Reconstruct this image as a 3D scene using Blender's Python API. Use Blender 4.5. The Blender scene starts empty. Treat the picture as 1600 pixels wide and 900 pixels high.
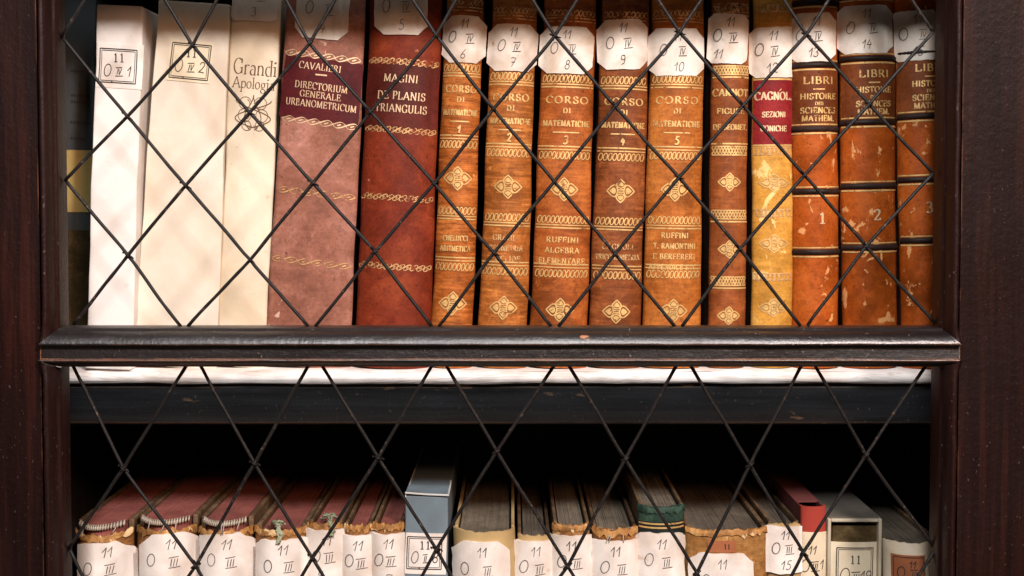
import bpy, bmesh, math, random
from mathutils import Vector, Matrix, noise as mnoise
rnd = random.Random(7)
SC = bpy.context.scene
COL = SC.collection

# ------------------------------------------------------------------ camera
F = 2000.0                       # focal length in pixels of a 1600 wide frame
ZE = 1.50                        # eye height
CY = -1.0                        # camera stands one metre before the upper spines
PITCH = math.radians(2.2)
SHIFT = (310 - 450 + F*math.tan(PITCH))/1600.0
cam = bpy.data.cameras.new('camera'); camo = bpy.data.objects.new('camera', cam); COL.objects.link(camo)
cam.sensor_width = 36; cam.lens = 36*F/1600.0; cam.shift_y = SHIFT
cam.clip_start = 0.02; cam.clip_end = 50
camo.location = (0, CY, ZE); camo.rotation_euler = (math.radians(90) - PITCH, 0, 0)
SC.camera = camo

# ------------------------------------------------------------------ light
w = bpy.data.worlds.new('World'); SC.world = w; w.use_nodes = True
w.node_tree.nodes['Background'].inputs[0].default_value = (1.0, 0.72, 0.56, 1)
w.node_tree.nodes['Background'].inputs[1].default_value = 0.07
def area(name, loc, target, size, power, col):
    l = bpy.data.lights.new(name, 'AREA'); l.shape = 'DISK'; l.size = size; l.energy = power; l.color = col
    o = bpy.data.objects.new(name, l); COL.objects.link(o); o.location = loc
    o.rotation_euler = (Vector(target) - Vector(loc)).to_track_quat('-Z', 'Y').to_euler()
    return o
area('main_light', (0.80, -1.55, ZE + 1.02), (0, 0, ZE - 0.1), 0.21, 30.0, (1.0, 0.99, 1.0))
area('main_light', (-0.12, -1.62, ZE + 1.02), (0, 0, ZE - 0.1), 0.21, 27.0, (1.0, 0.99, 1.0))  # second half of the main light, added to split the lattice shadows fainter
area('steep_fill', (0.05, -0.95, ZE + 1.12), (0, 0, ZE - 0.1), 0.50, 11.0, (1.0, 0.98, 0.98))  # unseen steep source, added to grade the upper spines from dark to bright
area('warm_fill', (1.25, -2.5, ZE + 1.36), (0, 0, ZE - 0.1), 0.8, 44.0, (1.0, 0.50, 0.27))  # added warm fill, tints the shaded label tops orange
SC.view_settings.view_transform = 'Standard'; SC.view_settings.look = 'None'
SC.view_settings.exposure = 0.0; SC.view_settings.gamma = 1.0

def P(px, py, Y):
    """the point of the plane y = Y seen at photograph pixel (px, py)"""
    a = (px - 800)/F; b = (450 - py)/F + SHIFT*1600/F
    c, s = math.cos(PITCH), math.sin(PITCH)
    d = Vector((a, c + b*s, -s + b*c))
    t = (Y - CY)/d.y
    return Vector((0, CY, ZE)) + d*t

# ------------------------------------------------------------------ object helpers
def link(o, parent=None):
    COL.objects.link(o)
    if parent is not None: o.parent = parent
    return o
def meshobj(name, verts, faces, mat, parent=None, smooth=False):
    m = bpy.data.meshes.new(name); m.from_pydata([tuple(v) for v in verts], [], faces); m.update()
    if mat: m.materials.append(mat)
    if smooth: m.polygons.foreach_set('use_smooth', [True]*len(m.polygons))
    return link(bpy.data.objects.new(name, m), parent)
def thing(name, label, cat, loc=(0,0,0), lean=0.0, group=None):
    o = bpy.data.objects.new(name, None); COL.objects.link(o); o.empty_display_size = 0.02
    o.location = loc; o.rotation_euler = (0, lean, 0)
    o['label'] = label; o['category'] = cat
    if group: o['group'] = group
    return o
class MB:
    def __init__(s): s.v = []; s.f = []
    def quad(s, a, b, c, d):
        n = len(s.v); s.v += [a, b, c, d]; s.f.append((n, n+1, n+2, n+3))
    def grid(s, rows):
        n = len(s.v); k = len(rows[0])
        for r in rows: s.v += list(r)
        for i in range(len(rows)-1):
            for j in range(k-1):
                s.f.append((n+i*k+j, n+i*k+j+1, n+(i+1)*k+j+1, n+(i+1)*k+j))
    def box(s, x0, x1, y0, y1, z0, z1):
        n = len(s.v)
        s.v += [(x0,y0,z0),(x1,y0,z0),(x1,y1,z0),(x0,y1,z0),(x0,y0,z1),(x1,y0,z1),(x1,y1,z1),(x0,y1,z1)]
        s.f += [tuple(n+i for i in q) for q in ((0,3,2,1),(4,5,6,7),(0,1,5,4),(1,2,6,5),(2,3,7,6),(3,0,4,7))]
    def tube(s, pts, r, k=8, cap=True):
        n0 = len(s.v); m = len(pts)
        for i, p in enumerate(pts):
            t = (pts[min(i+1, m-1)] - pts[max(i-1, 0)]).normalized()
            up = Vector((0, 1, 0)) if abs(t.y) < .9 else Vector((1, 0, 0))
            a = t.cross(up).normalized(); b = t.cross(a)
            rr = r[i] if isinstance(r, (list, tuple)) else r
            for j in range(k):
                q = 2*math.pi*j/k
                s.v.append(p + a*(rr*math.cos(q)) + b*(rr*math.sin(q)))
        for i in range(m-1):
            for j in range(k):
                s.f.append((n0+i*k+j, n0+i*k+(j+1) % k, n0+(i+1)*k+(j+1) % k, n0+(i+1)*k+j))
        if cap:
            s.f.append(tuple(n0+j for j in range(k))[::-1]); s.f.append(tuple(n0+(m-1)*k+j for j in range(k)))
    def build(s, name, mat, parent=None, smooth=False, bevel=0.0, seg=2):
        o = meshobj(name, s.v, s.f, mat, parent, smooth)
        if bevel:
            b = o.modifiers.new('bevel', 'BEVEL'); b.width = bevel; b.segments = seg; b.limit_method = 'ANGLE'
        return o

# ------------------------------------------------------------------ materials
class NT:
    def __init__(s, name):
        s.m = bpy.data.materials.new(name); s.m.use_nodes = True; s.t = s.m.node_tree
        s.b = s.t.nodes['Principled BSDF']; s.out = s.t.nodes['Material Output']
        tc = s.t.nodes.new('ShaderNodeTexCoord'); s.co = tc.outputs['Object']
        oi = s.t.nodes.new('ShaderNodeObjectInfo'); s.rand = oi.outputs['Random']
    def n(s, kind, **kw):
        x = s.t.nodes.new(kind)
        for k, v in kw.items(): setattr(x, k, v)
        return x
    def l(s, a, b): s.t.links.new(a, b)
    def mapping(s, sc=(1,1,1), rot=(0,0,0)):
        x = s.n('ShaderNodeMapping'); x.inputs['Scale'].default_value = sc; x.inputs['Rotation'].default_value = rot
        s.l(s.co, x.inputs['Vector']); return x.outputs[0]
    def noise(s, scale, detail=4, rough=.6, sc=None, dist=0.0, seed=0.0):
        x = s.n('ShaderNodeTexNoise', noise_dimensions='4D')
        x.inputs['Scale'].default_value = scale; x.inputs['Detail'].default_value = detail
        x.inputs['Roughness'].default_value = rough; x.inputs['Distortion'].default_value = dist
        s.l(s.mapping(sc) if sc else s.co, x.inputs['Vector'])
        ma = s.n('ShaderNodeMath', operation='MULTIPLY_ADD'); s.l(s.rand, ma.inputs[0]); ma.inputs[1].default_value = 40; ma.inputs[2].default_value = seed
        s.l(ma.outputs[0], x.inputs['W'])
        return x.outputs['Fac']
    def ramp(s, fac, stops):
        x = s.n('ShaderNodeValToRGB'); e = x.color_ramp.elements
        while len(e) > 1: e.remove(e[-1])
        for i, (p, c) in enumerate(stops):
            k = e[0] if i == 0 else e.new(p)
            k.position = p; k.color = (*c, 1) if not isinstance(c, (int, float)) else (c, c, c, 1)
        s.l(fac, x.inputs[0]); return x.outputs[0]
    def mix(s, fac, a, b, mode='MIX'):
        x = s.n('ShaderNodeMix', data_type='RGBA', blend_type=mode)
        for v, i in ((fac, 0), (a, 6), (b, 7)):
            if isinstance(v, (int, float)): x.inputs[i].default_value = v
            elif isinstance(v, tuple): x.inputs[i].default_value = (*v, 1)
            else: s.l(v, x.inputs[i])
        return x.outputs[2]
    def bump(s, h, strength=.3, dist=.001, prev=None):
        x = s.n('ShaderNodeBump'); x.inputs['Strength'].default_value = strength; x.inputs['Distance'].default_value = dist
        s.l(h, x.inputs['Height'])
        if prev is not None: s.l(prev, x.inputs['Normal'])
        return x.outputs[0]
    def done(s, col, rough=.6, normal=None, metallic=0.0, spec=.5):
        for v, k in ((col, 'Base Color'), (rough, 'Roughness')):
            if isinstance(v, tuple): s.b.inputs[k].default_value = (*v, 1)
            elif isinstance(v, (int, float)): s.b.inputs[k].default_value = v
            else: s.l(v, s.b.inputs[k])
        s.b.inputs['Metallic'].default_value = metallic; s.b.inputs['Specular IOR Level'].default_value = spec
        if normal is not None: s.l(normal, s.b.inputs['Normal'])
        return s.m
def mul(c, k): return tuple(x*k for x in c)

def leather(name, base, light=None, scuff=None, scuff_t=.70, wrinkle=0.5, mott=1.0, rough=.55, blotch=18, spec=.2, sscale=48):
    t = NT(name); light = light or mul(base, 1.6)
    a = t.noise(blotch, 6, .65, dist=.4)
    c = t.ramp(a, [(.32, mul(base, 1-.68*mott)), (.50, base), (.72, light)])
    wr = t.noise(1, 5, .7, sc=(50, 50, 430), seed=3)
    c = t.mix(t.ramp(wr, [(.38, 1.0), (.52, 0.0)]), c, t.mix(wrinkle, c, mul(base, .45)))
    wl = t.ramp(wr, [(.55, 0.0), (.68, 1.0)])
    wm = t.n('ShaderNodeMath', operation='MULTIPLY'); t.l(wl, wm.inputs[0]); wm.inputs[1].default_value = wrinkle*.9
    c = t.mix(wm.outputs[0], c, mul(light, 1.25))
    fine = t.noise(420, 3, .7, seed=9)
    c = t.mix(t.ramp(fine, [(.30, .55), (.5, 0.0)]), c, mul(base, .35))
    md = t.noise(115, 6, .7, dist=.5, seed=41)
    c = t.mix(t.ramp(md, [(.36, .55*mott), (.49, 0.0)]), c, mul(base, .42))
    c = t.mix(t.ramp(md, [(.56, 0.0), (.70, .5*mott)]), c, mul(light, 1.15))
    if scuff:
        sm = t.ramp(t.noise(sscale, 7, .62, sc=(1.1, 1, .75), dist=.8, seed=17), [(scuff_t, 0.0), (scuff_t+.025, .9)])
        c = t.mix(sm, c, scuff)
    spots = t.ramp(t.noise(260, 2, .5, seed=30), [(.25, .8), (.31, 0.0)])
    c = t.mix(spots, c, mul(base, .2))
    nb = t.bump(wr, .45*wrinkle+.1, .0006)
    nb = t.bump(fine, .35, .0005, nb)
    return t.done(c, t.ramp(a, [(.3, rough-.1), (.7, rough+.15)]), nb, spec=spec)
def paper(name, base, stain, amount=.5, rough=.8, scale=26):
    t = NT(name)
    a = t.noise(scale, 6, .6, dist=.5)
    c = t.ramp(a, [(.40, base), (.58, t_mix(base, stain, amount*.5)), (.78, t_mix(base, stain, amount))])
    b = t.noise(300, 3, .7, seed=5)
    c = t.mix(t.ramp(b, [(.27, .5*amount), (.36, 0.0)]), c, mul(stain, .7))
    sp = t.noise(70, 3, .5, seed=12)
    c = t.mix(t.ramp(sp, [(.70, 0.0), (.76, amount)]), c, stain)
    return t.done(c, rough, t.bump(t.noise(90, 4, .6, seed=2), .25, .0008), spec=.25)
def t_mix(a, b, k): return tuple(x*(1-k)+y*k for x, y in zip(a, b))
def gilt(name, col, worn=.42):
    t = NT(name)
    a = t.noise(160, 5, .75, seed=4)
    c = t.ramp(a, [(.3, mul(col, .62)), (.65, col)])
    t.done(c, .42, t.bump(a, .3, .0005), metallic=.35, spec=.6)
    tr = t.n('ShaderNodeBsdfTransparent'); mx = t.n('ShaderNodeMixShader')
    k = t.ramp(t.noise(210, 5, .75, seed=21), [(worn-.05, 1.0), (worn+.03, 0.0)])
    t.l(k, mx.inputs[0]); t.l(t.b.outputs[0], mx.inputs[1]); t.l(tr.outputs[0], mx.inputs[2]); t.l(mx.outputs[0], t.out.inputs['Surface'])
    return t.m
def ink(name, col, worn=.36):
    t = NT(name); t.done(col, .7, spec=.2)
    tr = t.n('ShaderNodeBsdfTransparent'); mx = t.n('ShaderNodeMixShader')
    k = t.ramp(t.noise(260, 4, .7, seed=2), [(worn-.06, .85), (worn+.04, 0.0)])
    t.l(k, mx.inputs[0]); t.l(t.b.outputs[0], mx.inputs[1]); t.l(tr.outputs[0], mx.inputs[2]); t.l(mx.outputs[0], t.out.inputs['Surface'])
    return t.m
def wood(name, base, axis, rough=.42, wear=(.20, .075, .035), dust=.5, red=None, spec=.36, ew=.46, chipt=.70):
    t = NT(name)
    g = (1.2, 30, 30) if axis == 'x' else (30, 30, 1.2)
    gr = t.noise(3.2, 8, .7, sc=g, dist=.3)
    big = t.noise(5, 4, .6, seed=8)
    red = red or mul(base, 1.7)
    c = t.ramp(gr, [(.32, mul(base, .35)), (.5, base), (.66, red)])
    c = t.mix(t.ramp(big, [(.35, .0), (.7, .6)]), c, mul(base, .55))
    sp = t.noise(560, 2, .5, sc=(1, 1, .6), seed=11)
    dm = t.noise(9, 4, .6, seed=14)
    spk = t.n('ShaderNodeMath', operation='MULTIPLY'); t.l(t.ramp(sp, [(.675, 0.0), (.73, dust)]), spk.inputs[0]); t.l(t.ramp(dm, [(.38, 0.0), (.60, 1.0)]), spk.inputs[1])
    c = t.mix(spk.outputs[0], c, (.42, .34, .30))
    chip = t.ramp(t.noise(85, 5, .6, sc=(1, 1, .35) if axis == 'z' else (.35, 1, 1), seed=23), [(chipt, 0.0), (chipt+.03, .8)])
    c = t.mix(chip, c, wear)
    bev = t.n('ShaderNodeBevel', samples=4); bev.inputs['Radius'].default_value = .0016
    geo = t.n('ShaderNodeNewGeometry'); dt = t.n('ShaderNodeVectorMath', operation='DOT_PRODUCT')
    t.l(bev.outputs[0], dt.inputs[0]); t.l(geo.outputs['Normal'], dt.inputs[1])
    em = t.ramp(dt.outputs['Value'], [(.90, 1.0), (.975, 0.0)])
    en = t.ramp(t.noise(60, 5, .7, sc=(.25, 1, 1) if axis == 'x' else (1, 1, .25), seed=31), [(ew, 0.0), (ew+.14, .95)])
    ewn = t.n('ShaderNodeMath', operation='MULTIPLY'); t.l(em, ewn.inputs[0]); t.l(en, ewn.inputs[1])
    c = t.mix(ewn.outputs[0], c, wear)
    nb = t.bump(gr, .45, .0014); nb = t.bump(t.noise(190, 4, .6, seed=6), .45, .0010, nb)
    nb = t.bump(sp, .25, .0008, nb)
    return t.done(c, t.ramp(big, [(.3, rough-.08), (.7, rough+.14)]), nb, spec=spec)
def pages(name, base, dark, red=False):
    t = NT(name)
    a = t.noise(1, 4, .7, sc=(1500, 14, 14)); b = t.noise(40, 5, .65, seed=4); d = t.noise(350, 2, .6, seed=8)
    c = t.ramp(b, [(.3, mul(base, .6)), (.5, base), (.7, mul(base, 1.3))])
    c = t.mix(t.ramp(a, [(.38, .6 if not red else .2), (.6, 0.0)]), c, dark)
    c = t.mix(t.ramp(d, [(.3, .5), (.45, 0.0)]), c, dark)
    return t.done(c, .85, t.bump(a, .4 if not red else .15, .0008), spec=.15)

M = {}
M['stile'] = wood('dark_stile_wood', (.0110, .0032, .0024), 'z', .50, dust=.14, red=(.034, .0085, .0055), spec=.13, chipt=.74)
M['bead'] = wood('dark_bead_wood', (.0135, .0038, .0029), 'z', .46, dust=.22, spec=.20, chipt=.73)
M['rail'] = wood('dark_rail_wood', (.0085, .0055, .0055), 'x', .37, wear=(.48, .19, .085), spec=.9, ew=.40)
M['shelf'] = wood('black_shelf_wood', (.044, .048, .055), 'x', .55, wear=(.34, .22, .14), chipt=.66, ew=.38)
M['inner'] = wood('black_case_wood', (.034, .035, .040), 'z', .6)
t = NT('black_wire'); a = t.noise(200, 4, .7)
M['wire'] = t.done(t.ramp(a, [(.3, (.006, .0055, .006)), (.6, (.013, .011, .010)), (.70, (.10, .068, .050))]), .5, t.bump(a, .6, .0008), spec=.22)
t = NT('white_liner_paper'); a = t.noise(20, 6, .65, sc=(.5, 1, 2.5)); cr = t.noise(7, 4, .6, sc=(1, 3, 14), dist=1.2)
M['liner'] = t.done(t.mix(t.ramp(cr, [(.47, 0.0), (.50, .55), (.53, 0.0)]), t.ramp(a, [(.35, (.60, .50, .44)), (.52, (.83, .77, .73)), (.7, (.87, .82, .79))]), (.50, .40, .34)), .85, t.bump(cr, .6, .003), spec=.2)
M['slip'] = paper('white_slip_paper', (.80, .74, .68), (.48, .33, .22), .62, scale=34)
M['slip2'] = paper('stained_slip_paper', (.79, .72, .64), (.42, .25, .13), .85, scale=34)
M['slip3'] = paper('cream_print_paper', (.76, .65, .47), (.5, .33, .17), .45)
M['yellow'] = paper('yellow_tape_paper', (.62, .47, .17), (.35, .22, .06), .5)
M['rust'] = paper('rust_sticker_paper', (.36, .12, .05), (.15, .05, .02), .5)
M['ink'] = ink('grey_pencil_ink', (.080, .068, .064), .34)
M['print'] = ink('black_print_ink', (.045, .035, .035), .30)
M['brownink'] = ink('brown_print_ink', (.14, .075, .035), .36)
M['gold'] = gilt('worn_gold_leaf', (.86, .54, .20), .42)
M['goldpale'] = gilt('pale_gold_leaf', (.88, .62, .37), .39)
M['goldfaint'] = gilt('rubbed_gold_leaf', (.80, .47, .20), .475)
M['thread'] = paper('grey_headband_thread', (.50, .43, .34), (.2, .13, .08), .6)
M['green_thread'] = paper('green_ribbon', (.33, .36, .24), (.12, .15, .09), .7)

# ------------------------------------------------------------------ lettering: strokes of a broad pen
def arc(cx, cy, rx, ry, a0, a1, n=14):
    return [(cx+rx*math.cos(math.radians(a0+(a1-a0)*i/n)), cy+ry*math.sin(math.radians(a0+(a1-a0)*i/n))) for i in range(n+1)]
SER = {
 'A': (.94, [[(.08,0),(.46,1)],[(.46,1),(.86,0)],[(.23,.34),(.70,.34)]], [(.08,0),(.86,0)]),
 'B': (.80, [[(.18,1),(.18,0)],[(.18,.99),(.40,.99)]+arc(.40,.76,.20,.23,90,-90)+[(.18,.53)],[(.40,.53)]+arc(.43,.27,.25,.26,90,-90)+[(.18,.01)]], [(.14,0),(.14,1)]),
 'C': (.84, [arc(.48,.5,.38,.5,48,312,24),[(.76,.98),(.76,.70)]], []),
 'D': (.92, [[(.18,1),(.18,0)],[(.18,.99),(.38,.99)]+arc(.38,.5,.42,.49,90,-90,20)+[(.18,.01)]], [(.14,0),(.14,1)]),
 'E': (.76, [[(.18,1),(.18,0)],[(.18,.98),(.66,.98),(.66,.80)],[(.18,.52),(.52,.52)],[(.52,.62),(.52,.42)],[(.18,.02),(.68,.02),(.70,.22)]], [(.14,0),(.14,1)]),
 'F': (.72, [[(.18,1),(.18,0)],[(.18,.98),(.66,.98),(.66,.78)],[(.18,.52),(.50,.52)],[(.50,.62),(.50,.42)]], [(.18,0),(.14,1)]),
 'G': (.92, [arc(.48,.5,.38,.5,48,330,26),[(.76,.98),(.76,.70)],[(.78,.05),(.78,.42)]], [(.76,.42)]),
 'H': (.96, [[(.18,1),(.18,0)],[(.78,1),(.78,0)],[(.18,.51),(.78,.51)]], [(.18,0),(.18,1),(.78,0),(.78,1)]),
 'I': (.42, [[(.21,1),(.21,0)]], [(.21,0),(.21,1)]),
 'L': (.74, [[(.18,1),(.18,0)],[(.18,.02),(.66,.02),(.68,.26)]], [(.14,0),(.18,1)]),
 'M': (1.12,[[(.16,0),(.18,1)],[(.18,1),(.55,.06)],[(.55,.06),(.92,1)],[(.92,1),(.95,0)]], [(.16,0),(.16,1),(.95,0),(.94,1)]),
 'N': (.98, [[(.18,0),(.18,1)],[(.18,1),(.80,0)],[(.80,0),(.80,1)]], [(.18,0),(.14,1),(.80,1)]),
 'O': (.98, [arc(.49,.5,.40,.5,90,450,30)], []),
 'P': (.74, [[(.18,1),(.18,0)],[(.18,.99),(.40,.99)]+arc(.40,.73,.24,.26,90,-90)+[(.18,.47)]], [(.18,0),(.14,1)]),
 'R': (.86, [[(.18,1),(.18,0)],[(.18,.99),(.40,.99)]+arc(.40,.75,.22,.24,90,-90)+[(.18,.51)],[(.42,.51),(.76,.0)]], [(.18,0),(.14,1),(.78,0)]),
 'S': (.70, [arc(.35,.75,.22,.24,40,265,16)[:-1]+arc(.35,.26,.25,.26,85,-140,16),[(.55,.98),(.55,.74)],[(.12,.02),(.12,.28)]], []),
 'T': (.84, [[(.42,1),(.42,0)],[(.06,.76),(.08,.98),(.76,.98),(.78,.76)]], [(.42,0)]),
 'U': (.94, [[(.18,1),(.18,.34)]+arc(.47,.32,.29,.32,180,360,14)+[(.76,1)]], [(.18,1),(.76,1)]),
 'V': (.92, [[(.08,1),(.46,0)],[(.46,0),(.84,1)]], [(.08,1),(.84,1)]),
 'X': (.92, [[(.12,1),(.80,0)],[(.80,1),(.12,0)]], [(.12,0),(.80,1),(.12,1),(.80,0)]),
 'Z': (.80, [[(.10,.80),(.10,.98),(.68,.98),(.08,.02),(.70,.02),(.72,.22)]], []),
 '.': (.34, [arc(.15,.07,.05,.05,0,360,8)], []), ' ': (.42, [], []), '&': (.9, [[(.8,0),(.25,.8)]+arc(.42,.8,.16,.18,180,-20,10)+[(.2,.4)]+arc(.35,.22,.22,.22,150,330,12)+[(.8,.5)]], []),
 '\'': (.2, [[(.1,1.25),(.02,1.05)]], []),
 'r': (.52, [[(.16,.62),(.16,0)],[(.16,.42)]+arc(.36,.42,.18,.20,150,50,8)], [(.16,0)]),
 'a': (.60, [arc(.28,.42,.18,.20,150,0,8)+[(.46,.0),(.54,0)],arc(.27,.18,.19,.18,80,330,14)], []),
 'n': (.68, [[(.14,.62),(.14,0)],[(.14,.40)]+arc(.34,.40,.18,.22,150,0,8)+[(.52,0)]], [(.14,0),(.52,0)]),
 'd': (.66, [arc(.30,.31,.22,.31,60,300,18),[(.52,1.02),(.52,0)]], [(.50,1.02)]),
 'i': (.34, [[(.16,.62),(.16,0)],arc(.16,.88,.04,.04,0,360,8)], [(.16,0),(.12,.62)]),
 'p': (.66, [[(.14,.62),(.14,-.36)],arc(.36,.31,.22,.31,140,-140,18)], [(.14,-.36)]),
 'o': (.62, [arc(.30,.31,.23,.31,90,450,20)], []),
 'l': (.32, [[(.16,1.02),(.16,0)]], [(.16,0),(.12,1.02)]),
 'g': (.62, [arc(.28,.38,.18,.22,90,450,16),[(.42,.56),(.56,.62)],[(.2,.18),(.14,.08),(.44,.0)]+arc(.30,-.16,.24,.17,30,-230,16)], []),
}
HAND = {
 '1': (.46, [[(.0,.55),(.14,.72),(.30,1.0),(.27,.5),(.24,.0)]]),
 'O': (.80, [arc(.36,.5,.28,.5,100,470,22)]), 'I': (.26, [[(.12,.95),(.10,.05)]]), 'V': (.50, [[(.05,.95),(.2,.05),(.44,1.0)]]),
 '2': (.6, [[(.06,.75)]+arc(.26,.74,.2,.25,170,-30,10)+[(.3,.35),(.04,.02),(.22,.06),(.55,.0)]]),
 '3': (.55, [arc(.22,.76,.2,.23,150,-80,10)+arc(.22,.28,.24,.27,80,-150,12)]),
 '4': (.6, [[(.26,1),(.04,.42),(.5,.46)],[(.4,.75),(.3,.0)]]),
 '5': (.55, [[(.48,.98),(.16,.96),(.12,.58)]+arc(.22,.3,.24,.30,100,-140,12)]),
 '6': (.55, [[(.40,1.0),(.16,.6),(.06,.3)]+arc(.26,.24,.2,.24,170,520,16)]),
 '7': (.55, [[(.02,.86),(.1,1.0),(.5,.95),(.22,.0)],[(.12,.48),(.46,.52)]]),
 '8': (.55, [arc(.27,.76,.17,.22,-90,270,14)+arc(.27,.27,.22,.27,90,-270,14)]),
 '9': (.55, [arc(.25,.72,.2,.25,20,370,14)+[(.42,.4),(.34,.1),(.1,.0)]]),
 '0': (.60, [arc(.28,.5,.24,.5,90,450,18)]), '.': (.2, [arc(.06,.03,.03,.03,0,360,6)]), ' ': (.3, []),
}
def dense(pts, step):
    out = [pts[0]]
    for a, b in zip(pts, pts[1:]):
        L = math.hypot(b[0]-a[0], b[1]-a[1]); n = max(1, int(L/step))
        for i in range(1, n+1): out.append((a[0]+(b[0]-a[0])*i/n, a[1]+(b[1]-a[1])*i/n))
    return out
def ribbon(mb, surf, pts, width, step=.0012, nib=None, off=.00035):
    """a flat inked line following the surface; width in metres; nib = pen angle for contrast"""
    pts = dense(pts, step); m = len(pts)
    if m < 2: return
    L, R = [], []
    for i, p in enumerate(pts):
        a = pts[max(i-1, 0)]; b = pts[min(i+1, m-1)]
        d = math.atan2(b[1]-a[1], b[0]-a[0])
        wd = width if nib is None else width*(.24+.80*abs(math.sin(d-nib)))
        nx, ny = -math.sin(d)*wd/2, math.cos(d)*wd/2
        L.append(surf(p[0]+nx, p[1]+ny, off)); R.append(surf(p[0]-nx, p[1]-ny, off))
    mb.grid([R, L])
def text_width(s, fnt): return sum(fnt[c][0] for c in s)
def serif_text(mb, surf, s, u, z, cap, width=None, weight=.17, space=0.0, tilt=0.0):
    """centred at u, baseline at z"""
    tw = text_width(s, SER)+space*(len(s)-1); sx = cap if width is None else width/tw
    ct, st = math.cos(tilt), math.sin(tilt)
    x = -tw*sx/2
    def tr(px, py): return (u+px*ct-py*st, z+px*st+py*ct)
    for c in s:
        adv, strokes, sers = SER[c]
        jit = rnd.uniform(-.02, .02)*cap
        for k in strokes: ribbon(mb, surf, [tr(x+a*sx, b*cap+jit) for a, b in k], cap*weight, nib=math.radians(18)+tilt)
        for a, b in sers:
            bb = b*cap+(cap*.025 if b <= 0.01 else -cap*.025)+jit
            ribbon(mb, surf, [tr(x+(a-.11)*sx, bb), tr(x+(a+.11)*sx, bb)], cap*.055)
        x += (adv+space)*sx
def hand_text(mb, surf, s, u, z, h, wd=.00045, slant=.12, bars=False, tilt=0.0):
    """centred, z = baseline"""
    tw = text_width(s, HAND)*h; x = -tw/2
    ct, st = math.cos(tilt), math.sin(tilt)
    def tr(px, py): return (u+px*ct-py*st, z+px*st+py*ct)
    for c in s:
        adv, strokes = HAND[c]; j = rnd.uniform(-.05, .05)
        for k in strokes: ribbon(mb, surf, [tr(x+(a+slant*b+j*b)*h, b*h) for a, b in k], wd*rnd.uniform(.85, 1.2), off=.0009)
        x += adv*h
    if bars:
        for zz, e in ((1.12, .1), (-.14, .25)):
            ribbon(mb, surf, [tr(-tw/2-.1*h, zz*h), tr(tw/2+e*h, (zz+.08)*h)], wd, off=.0009)

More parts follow.
